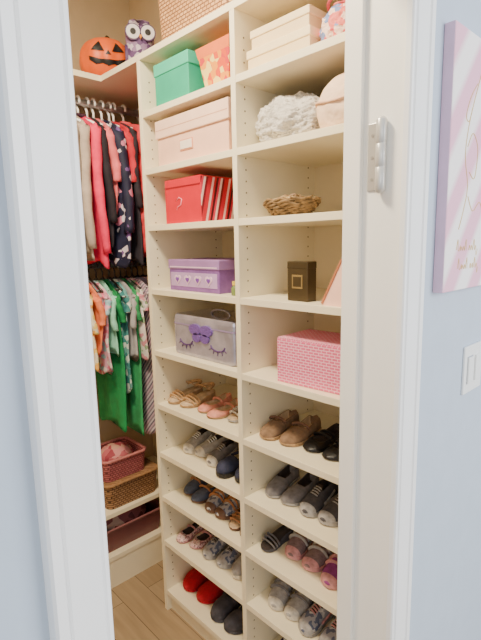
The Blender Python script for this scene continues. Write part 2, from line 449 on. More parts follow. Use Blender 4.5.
loft(bm, [[(r*.9*math.cos(a), r*1.12*math.sin(a), z) for a in [i*math.pi/12 for i in range(24)]] for z, r in ((.001, .04), (.006, .045))])
finish(bm, 'basket_body', twig, e, True)
bm = bmesh.new()
for k in range(90):
    a = random.uniform(0, 6.28); r = random.uniform(0, .056); b = random.uniform(0, 3.14)
    c = Vector((r*.9*math.cos(a), r*1.1*math.sin(a), .036+random.uniform(0, .022)*(1-r/.07)))
    d = Vector((math.cos(b), math.sin(b), random.uniform(-.3, .5)))*.014
    tube(bm, [c-d, c+Vector((0, 0, .006)), c+d], .0038, 5)
o = finish(bm, 'dried_filling', twig2, e, True); o['kind'] = 'stuff'
dk = M('bronze_olive_card', (70, 58, 38), .35, .08, 14, metal=.2)
e, hx, hy = lidbox('perfume_box', 'small dark bronze olive box with faint gold label', 'box', .985, 1.025, .778, .85, L[3], .108, dk, dk, .02, .0008)
boxobj('gold_label', (-hx-.0006, -.018, .035), (-hx+.002, .018, .072), M('faded_gold', (140, 116, 70), .45), 0, e)
boxobj('label_center', (-hx-.0012, -.014, .040), (-hx, .014, .067), dk, 0, e)
e = thing('gift_pouch', 'small pink and tan triangular paper pouch', 'pouch', (.995, .682, L[3]))
bm = bmesh.new()
loft(bm, [[(-.03, -.045, 0), (.03, -.045, 0), (.03, .035, 0), (-.03, .035, 0)], [(-.006, -.02, .115), (.006, -.02, .115), (.006, -.008, .115), (-.006, -.008, .115)]])
finish(bm, 'pouch_body', M('blush_paper', (244, 196, 176), .5), e)
bm = bmesh.new(); tube(bm, [(-.031, .034, .004), (-.007, -.008, .115), (-.007, -.021, .115)], .003, 6); finish(bm, 'tan_edging', M('tan_edge', (190, 120, 80), .6), e)
pw = weave('pink_woven', (236, 112, 150), (226, 98, 138), (250, 196, 212), 38, .62, .30, .045, .6, .5)
pwt = weave('pink_woven_top', (236, 122, 156), (230, 108, 146), (250, 200, 214), 38, .62, .30, .045, .6, .5, 'top')
e = thing('woven_bin', 'pink woven rectangular storage box with closed top', 'box', (1.05, .748, L[4]), .06)
boxobj('box_body', (-.078, -.128, 0), (.078, .128, .126), pw, .003, e)
bm = bmesh.new(); loft(bm, [rrect(.0772, .1272, .004, .1255, 3), rrect(.0772, .1272, .004, .1285, 3)]); finish(bm, 'lid', pwt, e)

# ---------------------------------------------------------------- pumpkin and owl
pk = thing('jack_o_lantern', 'orange jack-o-lantern pumpkin with black carved face', 'pumpkin decoration', (1.03, 1.85, ZT), -.42)
PS = 1.22
def pr(th, ph):
    rib = 1-.06*abs(math.cos(5*th))**3*math.sin(ph)
    rxy = .088*math.sin(ph)**.85*rib; z = .073+.072*math.cos(ph)-(.014*math.exp(-(ph/.35)**2))
    return rxy*PS, z*PS
bm = bmesh.new(); rings = []
for i in range(1, 24):
    p_ = math.pi*i/24
    rings.append([(pr(a, p_)[0]*math.cos(a), pr(a, p_)[0]*math.sin(a), pr(a, p_)[1]) for a in [2*math.pi*j/60 for j in range(60)]])
loft(bm, rings); finish(bm, 'pumpkin_body', M('pumpkin_orange', (232, 98, 22), .45, .1), pk, True)
bm = bmesh.new(); tube(bm, [(0, 0, .15), (.003, .002, .175), (.012, .004, .19)], .009, 8, rfun=lambda i: [.015, .011, .009][i]); finish(bm, 'stem', M('stem_dark', (60, 60, 40), .7), pk, True)
def facepatch(name, poly):
    bm = bmesh.new(); cx = sum(p[0] for p in poly)/len(poly); cy = sum(p[1] for p in poly)/len(poly)
    rings = []
    for k in (.02, .35, .7, 1):
        ring = []
        for i in range(len(poly)):
            a = poly[i]; b = poly[(i+1) % len(poly)]
            for q in range(4):
                u = a[0]+(b[0]-a[0])*q/4; v = a[1]+(b[1]-a[1])*q/4
                u = cx+(u-cx)*k; v = cy+(v-cy)*k
                th = -math.pi/2+u; r, z = pr(th, v)
                ring.append(((r+.002)*math.cos(th), (r+.002)*math.sin(th), z))
        rings.append(ring)
    loft(bm, rings, caps=(True, False)); finish(bm, name, black, pk)
facepatch('eye', [(-.62, 1.42), (-.14, 1.48), (-.36, .98)])
facepatch('eye', [(.14, 1.48), (.62, 1.42), (.36, .98)])
facepatch('nose', [(-.1, 1.62), (.1, 1.62), (0, 1.44)])
for k in range(6):
    u0 = -.72+.24*k; m0 = 1.66+.16*(1-(u0/.72)**2); m1 = 1.66+.16*(1-((u0+.24)/.72)**2)
    facepatch('mouth', [(u0, m0), (u0+.24, m1), (u0+.24, m1+.26-.10*(k % 2)), (u0, m0+.16+.10*(k % 2))])
ow = thing('owl_figurine', 'white and dark purple owl figurine with big round eyes', 'figurine', (1.085, 1.68, ZT), -.5)
opm = M('owl_purple', (84, 56, 100), .5, .1); oww = M('owl_white', (235, 228, 232), .5, .05)
Q = 1.1
bm = bmesh.new(); rings = []
for z, r in ((0, .03), (.006, .04), (.04, .05), (.08, .05), (.1, .046), (.125, .05), (.15, .047), (.165, .035), (.172, .015)):
    rings.append([(Q*r*math.cos(a), Q*r*.85*math.sin(a), Q*(z+(.022*abs(math.cos(a))**3 if z > .16 else 0))) for a in [i*math.pi/16 for i in range(32)]])
loft(bm, rings); finish(bm, 'owl_body', spots('owl_feather_pattern', [(205, 190, 205), (84, 56, 100), (150, 120, 160), (100, 70, 118)], 60), ow, True)
for s in (-1, 1):
    def disc(r, y0, y1, name, mat):
        bm = bmesh.new(); loft(bm, [[(Q*(s*.025+r*math.cos(a)), Q*y, Q*(.135+r*math.sin(a))) for a in [i*math.pi/12 for i in range(24)]] for y in (y0, y1)]); finish(bm, name, mat, ow)
    disc(.027, -.03, -.044, 'eye_ring', opm); disc(.023, -.04, -.046, 'eye', oww); disc(.010, -.044, -.048, 'pupil', black)
    bm = bmesh.new(); loft(bm, [[(Q*s*(.047+dx), Q*.022*math.cos(a), Q*(.07+.038*math.sin(a))) for a in [i*math.pi/10 for i in range(20)]] for dx in (-.004, .006)]); finish(bm, 'wing', opm, ow)
bm = bmesh.new(); loft(bm, [[(Q*x*.008, -Q*.042, Q*(.12+z*.01)) for x, z in ((-1, 1), (1, 1), (0, -1))], [(Q*x*.001, -Q*.056, Q*(.112+z*.001)) for x, z in ((-1, 1), (1, 1), (0, -1))]]); finish(bm, 'beak', M('beak_orange', (235, 150, 50), .5), ow)

# ---------------------------------------------------------------- clothes
hangw = M('white_hanger_plastic', (252, 250, 244), .4); hangd = M('dark_hanger_metal', (70, 62, 60), .35, metal=.5)
def hanger(x, zr, hw, mat, label):
    bm = bmesh.new(); R = .0195
    pts = [(0, R*math.cos(a), R*math.sin(a)) for a in [math.radians(205-i*20) for i in range(12)]]
    pts += [(0, 0, -.03), (0, 0, -.055)]
    tube(bm, pts, .0048 if mat is hangw else .003, 8)
    tube(bm, [(0, -hw, -.105), (0, -hw*.5, -.078), (0, 0, -.055), (0, hw*.5, -.078), (0, hw, -.105)], .005, 8)
    tube(bm, [(0, -hw, -.105), (0, 0, -.108), (0, hw, -.105)], .003, 8)
    o = finish(bm, 'clothes_hanger', mat, smooth=True); o.location = (x, YRod, zr)
    meta(o, label, 'hanger', 'clothes hangers on the closet rods')
def garment(name, label, cat, x, zr, hw, length, mat, sleeve=.25, thick=.026, flare=1.0, puff=0, seed=0, hmat=None, hlabel='', rot=0, group=None, collar=None, sr=.034, smat=None):
    hanger(x, zr, hw*.86, hmat, hlabel)
    ztop = zr-.062
    e = thing(name, label, cat, (x, YRod, ztop), rot, group)
    bm = bmesh.new(); rings = []; NR = 40; NS = 44
    for i in range(NR+1):
        t = i/NR; z = -t*length
        sh = min(1, (-z)/.05)
        W = .045+(hw-.045)*(sh**.8)
        W *= 1+(flare-1)*max(0, t-.15)/.85
        if t < .5: W *= 1-.06*math.sin(max(0, t-.1)/.4*math.pi)
        D = .010+(thick-.010)*min(1, -z/.09)
        D *= 1+(flare-1)*.5*t
        if puff: D += .009*abs(math.sin(-z*math.pi/puff)); W += .008*abs(math.sin(-z*math.pi/puff))
        ring = []
        for j in range(NS):
            a = 2*math.pi*j/NS
            fold = (0 if puff else 1)*.40*min(1, t*1.6)*math.sin(7*a+seed+1.5*math.sin(t*3+seed))+.18*math.sin(13*a+seed*2)*t*(0 if puff else 1)
            cx = math.cos(a); sy = math.sin(a)
            ex = (abs(cx)**.75)*(1 if cx > 0 else -1)
            ring.append((D*ex*(1+fold)+.006*math.sin(t*6+seed*1.3+2*sy), W*sy*(1+.04*math.sin(5*t+seed)), z+.018*math.sin(3*a+seed)*t))
        rings.append(ring)
    loft(bm, rings); finish(bm, 'garment_body', mat, e, True)
    if sleeve:
        for s in (-1, 1):
            bm = bmesh.new(); rings = []; NT = 40 if puff else 16
            for i in range(NT+1):
                t = i/NT; rr = sr*(1-.25*t)*(1+.08*math.sin(t*22+seed))
                if puff: rr += .008*abs(math.sin(t*sleeve*math.pi/puff))
                cy = s*(hw*.90+(.02*math.sin(t*1.5))); cz = -.055-t*sleeve; cxx = .009*math.sin(t*4+seed)
                rings.append([(cxx+rr*.75*math.cos(a), cy+rr*.85*math.sin(a)*(1 if t > .05 else .8), cz+(.014*(-s*math.sin(a)) if t < .1 else 0)) for a in [2*math.pi*q/18 for q in range(18)]])
            loft(bm, rings); finish(bm, 'sleeve', smat or mat, e, True)
    if collar:
        bm = bmesh.new()
        tube(bm, [(.014*math.cos(a), .046*math.sin(a), .004+.006*math.cos(2*a)) for a in [2*math.pi*i/24 for i in range(24)]], .007, 8, closed=True)
        finish(bm, 'collar', collar, e, True)
cl = lambda n, c, **k: M(n, c, .85, .2, 18, .3, 40, **k)
fl = spots('navy_floral_cloth', [(24, 26, 54), (28, 30, 60), (215, 205, 215), (24, 26, 54), (110, 80, 140), (205, 120, 150)], 46, [0, .3, .58, .72, .84, .93])
ug = 'clothes hanging on the upper rod'; lg = 'children clothes hanging on the lower rod'
HL = 'white plastic clothes hanger hooked on the rod'
ZU = 2.068
def up(*a, **k): garment(a[0], a[1], a[0], *a[2:], hmat=hangw, hlabel=HL, group=ug, **k)
up('cardigan', 'taupe grey knitted cardigan on a white hanger', .806, ZU, .135, .54, cl('taupe_knit', (140, 128, 116)), .44, thick=.018, seed=1)
up('cardigan', 'beige grey cardigan on a white hanger', .850, ZU, .145, .55, cl('beige_grey_knit', (176, 160, 146)), .46, thick=.018, seed=2.2, sr=.03)
up('jacket', 'hot pink zip jacket on a white hanger', .902, ZU, .15, .58, cl('hot_pink_cloth', (236, 44, 92)), .48, thick=.02, seed=3, collar=cl('dark_collar', (60, 30, 50)), sr=.028)
up('cardigan', 'black knit cardigan on a white hanger', .940, ZU, .14, .50, cl('black_knit', (34, 28, 38)), .36, thick=.016, seed=4, sr=.026)
up('shirt', 'coral pink shirt on a white hanger', .968, ZU, .14, .40, cl('coral_pink_cloth', (236, 110, 116)), .2, thick=.014, seed=4.6, sr=.028)
up('dress', 'navy dress with pale floral print', 1.004, ZU, .155, .58, fl, .40, thick=.022, seed=5, flare=1.12)
up('shirt', 'crimson shirt squeezed between darker clothes', 1.038, ZU, .155, .30, cl('crimson_cloth', (200, 36, 56)), .2, thick=.012, seed=5.5, sr=.028)
up('cardigan', 'black top beneath the puffer jacket', 1.058, ZU, .165, .58, cl('charcoal_cloth', (40, 34, 44)), .3, thick=.014, seed=9, sr=.022)
up('jacket', 'bulky quilted coral red puffer jacket on a hanger', 1.105, ZU, .205, .53, cl('coral_red_cloth', (228, 62, 74)), .48, thick=.036, puff=.052, seed=6, sr=.052, collar=cl('coral_collar', (230, 80, 90)))
up('jacket', 'pink padded jacket hanging by the shelving unit', 1.185, ZU, .20, .56, cl('rose_cloth', (238, 96, 126)), .48, thick=.03, puff=.06, seed=7, sr=.045)
up('dress', 'navy patterned dress in the closet corner', 1.255, ZU, .17, .57, fl, .3, thick=.02, seed=8)
HD = 'dark metal hanger on the lower rod'
pp = lambda n, cols, sc: spots(n, cols, sc)
orange_m = cl('apricot_cloth', (244, 152, 66))
lowc = [
 (.782, .115, .40, cl('pale_grey_cloth', (190, 184, 176)), 'shirt', 'pale grey childrens shirt', 1.0),
 (.812, .125, .44, orange_m, 'dress', 'apricot orange childrens dress', 1.05),
 (.842, .13, .34, pp('yellow_print_cloth', [(246, 214, 120), (242, 180, 90), (240, 228, 200)], 40), 'shirt', 'yellow printed baby shirt', 1.05),
 (.872, .13, .28, cl('coral_orange_cloth', (238, 128, 84)), 'shirt', 'coral orange baby shirt', 1.05),
 (.900, .125, .38, pp('pastel_print_cloth', [(226, 170, 190), (235, 222, 215), (150, 190, 200), (226, 120, 150)], 50), 'dress', 'pastel printed baby dress', 1.1),
 (.930, .125, .30, cl('mint_cloth', (150, 214, 188)), 'shirt', 'mint baby shirt', 1.05),
 (.960, .125, .64, cl('green_cloth', (26, 136, 76)), 'dress', 'emerald green long childrens dress', 1.0),
 (.990, .12, .48, pp('teal_print_cloth', [(110, 170, 165), (215, 225, 215), (60, 130, 130)], 50), 'dress', 'teal printed childrens dress', 1.08),
 (1.018, .13, .34, cl('grey_knit_cloth', (168, 164, 166)), 'shirt', 'heather grey childrens shirt', 1.1),
 (1.046, .13, .68, cl('bright_green_cloth', (54, 158, 98)), 'dress', 'bright green childrens dress', 1.0),
 (1.074, .135, .34, pp('white_floral_cloth', [(238, 228, 222), (225, 150, 165), (238, 228, 222), (150, 180, 140)], 50), 'shirt', 'white floral baby shirt', 1.1),
 (1.104, .14, .70, stripes('grey_pink_plaid_cloth', [(150, 132, 145), (205, 170, 184), (112, 104, 124), (215, 200, 205)], 36, (0, .8, .6)), 'dress', 'grey and pink plaid childrens dress', 1.08),
 (1.132, .145, .44, cl('lilac_grey_cloth', (176, 160, 180)), 'shirt', 'lilac grey childrens shirt', 1.05),
 (1.160, .15, .32, pp('rose_print_cloth', [(220, 120, 140), (240, 210, 205), (190, 80, 100)], 50), 'shirt', 'rose printed baby shirt', 1.1),
 (1.190, .155, .70, stripes('blue_white_stripe_cloth', [(130, 132, 168), (205, 200, 208), (100, 104, 140)], 50, (0, 0, 1)), 'dress', 'blue and white striped childrens dress', 1.08),
 (1.220, .16, .56, cl('dusty_rose_cloth', (205, 130, 140)), 'dress', 'dusty rose childrens dress', 1.1),
 (1.250, .16, .66, pp('peach_print_cloth', [(230, 180, 150), (200, 110, 110), (235, 215, 195)], 45), 'dress', 'peach printed childrens dress', 1.05),
 (1.280, .15, .5, cl('teal_cloth', (90, 150, 150)), 'shirt', 'muted teal childrens shirt', 1.0)]
for i, (x, hw, ln, m, nm, lb, flr) in enumerate(lowc):
    garment(nm, lb+' on a dark hanger', nm, x, 1.42, hw, ln, m, [.12, .08, .15][i % 3], .012, flr, seed=i*1.7, hmat=hangd, hlabel=HD, group=lg, sr=.022, rot=random.uniform(-.05, .05))

# ---------------------------------------------------------------- low shelf contents
wick2 = weave('wicker_brown', (172, 130, 92), (148, 108, 72), (66, 44, 30), 30, .55, .32, .05)
wk3 = weave('pink_brown_wicker', (186, 106, 108), (166, 86, 90), (100, 46, 52), 34, .5, .34, .05)
basket('wicker_basket', 'lidded brown wicker basket on the low shelf', .86, 1.13, 1.77, 2.0, .352, .115, wick2, M('wicker_rim_brown', (160, 118, 78), .7, .2, 60), 1.08, lid=wick2)
basket('woven_basket', 'dusty pink woven basket stacked on the brown wicker basket', .865, 1.08, 1.785, 1.985, .352+.124, .095, wk3, M('pink_wicker_rim', (190, 116, 114), .7, .2, 60), 1.06)
e = thing('scarf_bundle', 'crumpled pink cloth bundle inside the pink basket', 'cloth', (.972, 1.885, .485))
bm = bmesh.new(); bmesh.ops.create_icosphere(bm, subdivisions=5, radius=1)
for v in bm.verts:
    n = noise.noise(v.co*2.4)*.25; v.co = Vector((v.co.x*.082, v.co.y*.072, .062+v.co.z*(.05+.03*n)))
finish(bm, 'cloth_body', spots('pink_red_cloth', [(190, 96, 106), (214, 140, 140), (160, 60, 76), (200, 150, 132)], 34), e, True)
e = thing('storage_bin', 'plum coloured storage bin on the bottom shelf', 'bin', (.98, 1.89, .15))
bm = bmesh.new(); loft(bm, [rrect(.15, .10, .015, 0), rrect(.165, .115, .015, .11), rrect(.160, .110, .012, .11), rrect(.145, .095, .012, .005)])
finish(bm, 'bin_body', M('plum_plastic', (112, 66, 70), .3), e)
bm = bmesh.new(); tube(bm, rrect(.168, .118, .015, .112), .005, 8, closed=True); finish(bm, 'rim', M('plum_rim', (140, 90, 92), .3), e, True)
bm = bmesh.new(); bmesh.ops.create_icosphere(bm, subdivisions=4, radius=1)
for v in bm.verts:
    n = noise.noise(v.co*3)*.3; v.co = Vector((v.co.x*.13, v.co.y*.085, .085+v.co.z*(.045+.04*n)))
finish(bm, 'cloth_filling', spots('mixed_cloth', [(150, 90, 100), (200, 170, 165), (110, 60, 70)], 30), e, True)

# ---------------------------------------------------------------- shoes
WT = [(0, .30), (.03, .52), (.1, .70), (.25, .72), (.42, .74), (.58, .9), (.72, 1.0), (.84, .93), (.92, .76), (.97, .5), (1, .18)]
def st(n=22): return [.5-.5*math.cos(math.pi*i/n) for i in range(n+1)]
KH = {
 'sneaker': dict(h=[(0, .040), (.15, .043), (.42, .044), (.55, .038), (.75, .027), (.9, .021), (1, .009)], op=(.05, .46), sole=.016, soleh=None),
 'slipon': dict(h=[(0, .035), (.15, .036), (.42, .029), (.55, .033), (.75, .027), (.9, .020), (1, .009)], op=(.05, .52), sole=.011, soleh=None),
 'flat': dict(h=[(0, .033), (.12, .028), (.42, .016), (.62, .016), (.75, .020), (.9, .016), (1, .007)], op=(.04, .68), sole=.007, soleh=None),
 'slipper': dict(h=[(0, .026), (.15, .030), (.42, .036), (.55, .046), (.75, .043), (.9, .034), (1, .016)], op=(.05, .48), sole=.012, soleh=None),
 'clog': dict(h=[(0, .006), (.15, .008), (.40, .012), (.52, .042), (.75, .036), (.9, .028), (1, .014)], op=(.03, .46), sole=.020, soleh=None),
 'sandal': dict(h=None, op=None, sole=.010, soleh=[(0, .034), (.35, .028), (.65, .014), (1, .010)]),
}
def shoe(kind, x, y, z, Ln, W, mu, ms, mi_, name, label, rot=0, side=1, group=None, accent=None, straps=None, velcro=False):
    K = KH[kind]; e = thing(name, label, 'shoe', (x, y, z), rot, group)
    def hw(t): return W/2*interp(WT, t)
    def cy(t): return side*W*.07*math.sin(t*math.pi)-side*W*.06*t*t
    def sz(t): return interp(K['soleh'], t) if K['soleh'] else K['sole']
    S = st()
    bm = bmesh.new(); rings = []
    for t in S:
        w = hw(t)*1.05+.001; c = cy(t); hs = sz(t); xx = Ln/2-t*Ln
        lift = .006*max(0, (t-.8)/.2)**2
        prof = [(-w*.92, lift), (-w, lift+.003), (-w, hs-.001), (-w*.97, hs), (w*.97, hs), (w, hs-.001), (w, lift+.003), (w*.92, lift)]
        rings.append([(xx, c+a, b) for a, b in prof])
    loft(bm, rings); finish(bm, 'sole', ms, e)
    if K['h']:
        bm = bmesh.new(); rings = []; n = 17; o0, o1 = K['op']
        opens = []
        for t in S:
            w = hw(t); c = cy(t); b = sz(t)-.002; h = interp(K['h'], t); xx = Ln/2-t*Ln
            o = 1.0 if o0 < t < o1 else 0.0
            if abs(t-o1) < .03: o = .5
            closed = [(w*math.cos(math.pi-math.pi*k/(n-1)), b+h*math.sin(math.pi*k/(n-1))**.7) for k in range(n)]
            sq = .78
            right = [(w, b), (w*1.03, b+h*.3), (w*1.0, b+h*.6), (w*.88, b+h*.88), (w*sq, b+h), (w*(sq-.07), b+h*.97), (w*(sq-.06), b+h*.5), (w*.6, b+.006)]
            op = [(-a, q) for a, q in right]+[(0, b+.005)]+right[::-1]
            pr_ = [(ca*(1-o)+oa*o, cb*(1-o)+ob*o) for (ca, cb), (oa, ob) in zip(closed, op)]
            rings.append([(xx, c+a, q) for a, q in pr_]); opens.append(o)
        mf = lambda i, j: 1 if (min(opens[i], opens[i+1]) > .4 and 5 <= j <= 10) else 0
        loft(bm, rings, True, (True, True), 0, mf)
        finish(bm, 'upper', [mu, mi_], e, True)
        def top(t, f=0): return sz(t)-.002+interp(K['h'], t)*math.sqrt(max(0, 1-f*f))**.7
        if kind == 'sneaker':
            if velcro:
                for t in (.53, .65):
                    bm = bmesh.new(); xx = Ln/2-t*Ln
                    tube(bm, [(xx, cy(t)+hw(t)*1.0*math.cos(a), sz(t)-.001+interp(K['h'], t)*math.sin(a)**.7+.001) for a in [math.pi*i/14 for i in range(1, 14)]], .0075, 8, flat=.3)
                    finish(bm, 'velcro_strap', accent or plasticw, e, True)
            else:
                bm = bmesh.new(); rr = []
                for t in (.44, .5, .56, .62, .68):
                    w = hw(t)*.34; xx = Ln/2-t*Ln
                    rr.append([(xx, cy(t)+w*f, top(t, f*.34)+.0015+(.003 if t < .47 else 0)) for f in (-1, -.5, 0, .5, 1)])
                loft(bm, rr, False); finish(bm, 'tongue', mi_, e, True)
                for q in range(4):
                    t = .50+.055*q; xx = Ln/2-t*Ln; w = hw(t)*.42
                    bm = bmesh.new(); tube(bm, [(xx+.003*f, cy(t)+w*f, top(t, f*.42)+.003) for f in (-1, -.5, 0, .5, 1)], .0024, 6)
                    finish(bm, 'lace', accent or plasticw, e, True)
            bm = bmesh.new(); rr = []
            for t in (.88, .91, .94, .97, .988):
                w = hw(t)*1.04; b = sz(t)-.003; h = interp(K['h'], t)+.0015; xx = Ln/2-t*Ln
                rr.append([(xx, cy(t)+w*math.cos(math.pi-math.pi*k/12), b+h*math.sin(math.pi*k/12)**.7) for k in range(13)])
            loft(bm, rr, False); finish(bm, 'toe_cap', ms, e, True)
            for s in (-1, 1):
                bm = bmesh.new(); pts = []
                for t, f in ((.22, .75), (.36, .35), (.5, .2), (.62, .35)):
                    pts.append((Ln/2-t*Ln, cy(t)+s*(hw(t)*1.0+.001), sz(t)+interp(K['h'], t)*f*.6))
                tube(bm, pts, .004, 6, flat=1)
                finish(bm, 'side_stripe', accent or plasticw, e, True)
        if straps:
            for t in straps:
                xx = Ln/2-t*Ln; w = hw(t); h = interp(K['h'], t)
                bm = bmesh.new(); tube(bm, [(xx, cy(t)+w*.98*math.cos(a), sz(t)+h*.75+.012*math.sin(a)) for a in [math.pi*i/10 for i in range(11)]], .005, 8, flat=.45)
                finish(bm, 'strap', accent or mu, e, True)
        if kind == 'slipper' and accent:
            bm = bmesh.new(); t = .52; xx = Ln/2-t*Ln
            tube(bm, [(xx, cy(t)+hw(t)*math.cos(a), sz(t)+interp(K['h'], t)*math.sin(a)**.7+.001) for a in [math.pi*i/12 for i in range(13)]], .006, 8)
            finish(bm, 'cuff', accent, e, True)
        if kind == 'clog':
            bm = bmesh.new()
            tube(bm, [(Ln/2-.46*Ln+.40*Ln*math.sin(a), cy(.2)+W*.40*math.cos(a), sz(0)+.026+.004*math.sin(a)) for a in [math.pi*i/16 for i in range(17)]], .0045, 8, flat=1.3)
            finish(bm, 'heel_strap', accent or mu, e, True)
    else:
        bm = bmesh.new(); rings = []
        for t in S:
            w = hw(t)*.95; c = cy(t); hs = sz(t); xx = Ln/2-t*Ln
            rings.append([(xx, c-w, hs), (xx, c-w*.9, hs+.003), (xx, c, hs+.002), (xx, c+w*.9, hs+.003), (xx, c+w, hs)])
        loft(bm, rings, False); finish(bm, 'insole', mi_, e, True)
        for t, hh in ((.62, .028), (.70, .026), (.79, .022)):
            xx = Ln/2-t*Ln; w = hw(t)
            bm = bmesh.new(); tube(bm, [(xx-.01*math.sin(a), cy(t)+w*1.0*math.cos(a), sz(t)-.003+hh*math.sin(a)**.8) for a in [math.pi*i/12 for i in range(13)]], .006, 8, flat=.35)
            finish(bm, 'strap', mu, e, True)
        bm = bmesh.new(); ring = []
        for i in range(17):
            a = -math.pi*.5+math.pi*i/16
            ring.append((Ln/2-.30*Ln+.29*Ln*math.cos(a), W*.36*math.sin(a), sz(0)+.020+.004*math.cos(a)))
        tube(bm, ring, .006, 8, flat=1.2); finish(bm, 'heel_strap', mu, e, True)
        bm = bmesh.new()
        tube(bm, [(Ln/2-.30*Ln-.012*math.sin(a), W*.36*math.cos(a), sz(0)+.020+.012*math.sin(a)) for a in [math.pi*i/12 for i in range(13)]], .005, 8, flat=.4)
        finish(bm, 'ankle_strap', mu, e, True)
sm = lambda n, c, r=.6, **k: M(n, c, r, .3, 45, .2, 120, **k)
bei = sm('beige_leather', (196, 158, 116)); tanl = sm('tan_leather', (166, 112, 72)); rose = sm('rose_leather', (214, 142, 124))
cork = sm('cork_sole', (176, 142, 104), .8); blk = sm('black_leather', (24, 22, 25), .4); taupe = sm('taupe_suede', (132, 104, 80), .9)
gry = sm('grey_canvas', (118, 114, 116), .85); lgry = sm('light_grey_canvas', (164, 160, 158), .85); dgry = sm('dark_grey_felt', (70, 68, 76), .95)
cgry = sm('charcoal_canvas', (78, 76, 82), .85)
wht = sm('white_rubber', (206, 198, 184), .5); redf = M('red_fleece', (180, 14, 40), .95, .12, 60, .5, 150); navy = sm('navy_canvas', (48, 52, 78), .8)
pur = sm('purple_canvas', (142, 58, 132), .7); pnk = sm('dusty_pink_canvas', (198, 140, 142), .8); brn = sm('brown_leather', (100, 70, 54), .6)
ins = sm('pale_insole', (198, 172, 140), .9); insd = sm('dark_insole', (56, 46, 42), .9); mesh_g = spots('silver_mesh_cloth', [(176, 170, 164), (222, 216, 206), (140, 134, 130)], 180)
pat = spots('grey_print_canvas', [(160, 158, 166), (90, 98, 124), (200, 196, 194)], 75)
glt = spots('pink_silver_glitter', [(190, 140, 146), (218, 196, 188), (140, 100, 108), (230, 190, 190)], 190, rough=.3)
slate = sm('slate_blue_canvas', (80, 88, 110), .8); mauve = sm('mauve_grey_canvas', (130, 108, 112), .8)
Z6, Z7, Z8, Z9, Z10 = L[5], L[6], L[7], L[8], L[9]
def pair(kind, ys, z, mu, ms, mi_, name, label, Ln=.158, W=.065, x=None, rots=(0, 0), **k):
    jx = random.uniform(0, .035)
    for i, y in enumerate(ys):
        xx = (x if x else X0+.022+Ln/2)+jx+random.uniform(0, .022)
        shoe(kind, xx, y, z, Ln, W, mu, ms, mi_, name, label, rots[i]+random.uniform(-.10, .10), 1 if i == 0 else -1, **k)
# left column
pair('sandal', (1.44, 1.368), Z6, bei, cork, ins, 'sandal', 'beige strappy wedge sandal with cork sole', rots=(.05, -.05), group='beige sandals pair')
pair('flat', (1.282, 1.21), Z6, rose, cork, ins, 'flat_shoe', 'rose pink leather ballet flat with ankle strap', straps=[.4], group='rose flats pair', rots=(.1, 0))
pair('sandal', (1.128, 1.06), Z6, mesh_g, lgry, ins, 'sandal', 'silver strappy sandal beside the shelf divider', .155, .06, group='silver sandals pair')
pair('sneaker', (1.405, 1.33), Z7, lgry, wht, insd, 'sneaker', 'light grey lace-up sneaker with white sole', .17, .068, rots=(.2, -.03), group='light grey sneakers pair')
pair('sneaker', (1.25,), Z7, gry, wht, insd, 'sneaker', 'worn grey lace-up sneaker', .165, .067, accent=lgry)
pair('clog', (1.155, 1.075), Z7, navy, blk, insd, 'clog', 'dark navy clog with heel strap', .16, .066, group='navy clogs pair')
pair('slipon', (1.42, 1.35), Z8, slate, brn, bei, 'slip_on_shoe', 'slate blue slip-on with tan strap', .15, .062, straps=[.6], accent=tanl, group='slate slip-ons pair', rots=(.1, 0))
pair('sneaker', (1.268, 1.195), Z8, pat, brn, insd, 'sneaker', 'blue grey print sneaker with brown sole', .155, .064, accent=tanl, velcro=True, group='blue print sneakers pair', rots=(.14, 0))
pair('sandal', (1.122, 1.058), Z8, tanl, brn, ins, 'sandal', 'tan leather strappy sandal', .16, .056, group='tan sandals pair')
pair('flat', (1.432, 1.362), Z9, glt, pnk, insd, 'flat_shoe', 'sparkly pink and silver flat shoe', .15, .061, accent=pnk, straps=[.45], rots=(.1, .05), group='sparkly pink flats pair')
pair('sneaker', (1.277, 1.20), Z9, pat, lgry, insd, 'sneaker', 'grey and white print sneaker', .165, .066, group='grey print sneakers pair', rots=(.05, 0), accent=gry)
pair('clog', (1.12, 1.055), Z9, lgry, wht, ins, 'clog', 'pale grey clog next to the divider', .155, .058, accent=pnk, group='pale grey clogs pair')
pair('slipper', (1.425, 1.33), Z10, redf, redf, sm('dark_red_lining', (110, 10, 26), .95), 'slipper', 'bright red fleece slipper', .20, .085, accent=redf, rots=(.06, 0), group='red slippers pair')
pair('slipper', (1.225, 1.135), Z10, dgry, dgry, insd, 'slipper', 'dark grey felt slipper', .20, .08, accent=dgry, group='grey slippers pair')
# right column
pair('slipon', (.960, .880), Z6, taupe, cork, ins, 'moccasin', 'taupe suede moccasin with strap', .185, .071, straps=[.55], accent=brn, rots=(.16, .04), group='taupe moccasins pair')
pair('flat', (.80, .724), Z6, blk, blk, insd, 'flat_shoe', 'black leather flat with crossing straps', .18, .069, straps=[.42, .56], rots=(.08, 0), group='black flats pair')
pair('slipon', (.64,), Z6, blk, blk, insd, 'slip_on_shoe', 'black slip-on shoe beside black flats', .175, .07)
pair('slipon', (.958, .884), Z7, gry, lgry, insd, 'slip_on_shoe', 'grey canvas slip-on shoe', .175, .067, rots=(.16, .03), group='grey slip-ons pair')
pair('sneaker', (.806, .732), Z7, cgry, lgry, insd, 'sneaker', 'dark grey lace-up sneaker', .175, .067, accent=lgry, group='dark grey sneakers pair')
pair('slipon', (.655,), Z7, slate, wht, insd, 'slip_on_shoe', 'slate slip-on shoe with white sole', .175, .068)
pair('sandal', (.955,), Z8, gry, cgry, insd, 'sandal', 'small dark grey sandal against the divider', .14, .054)
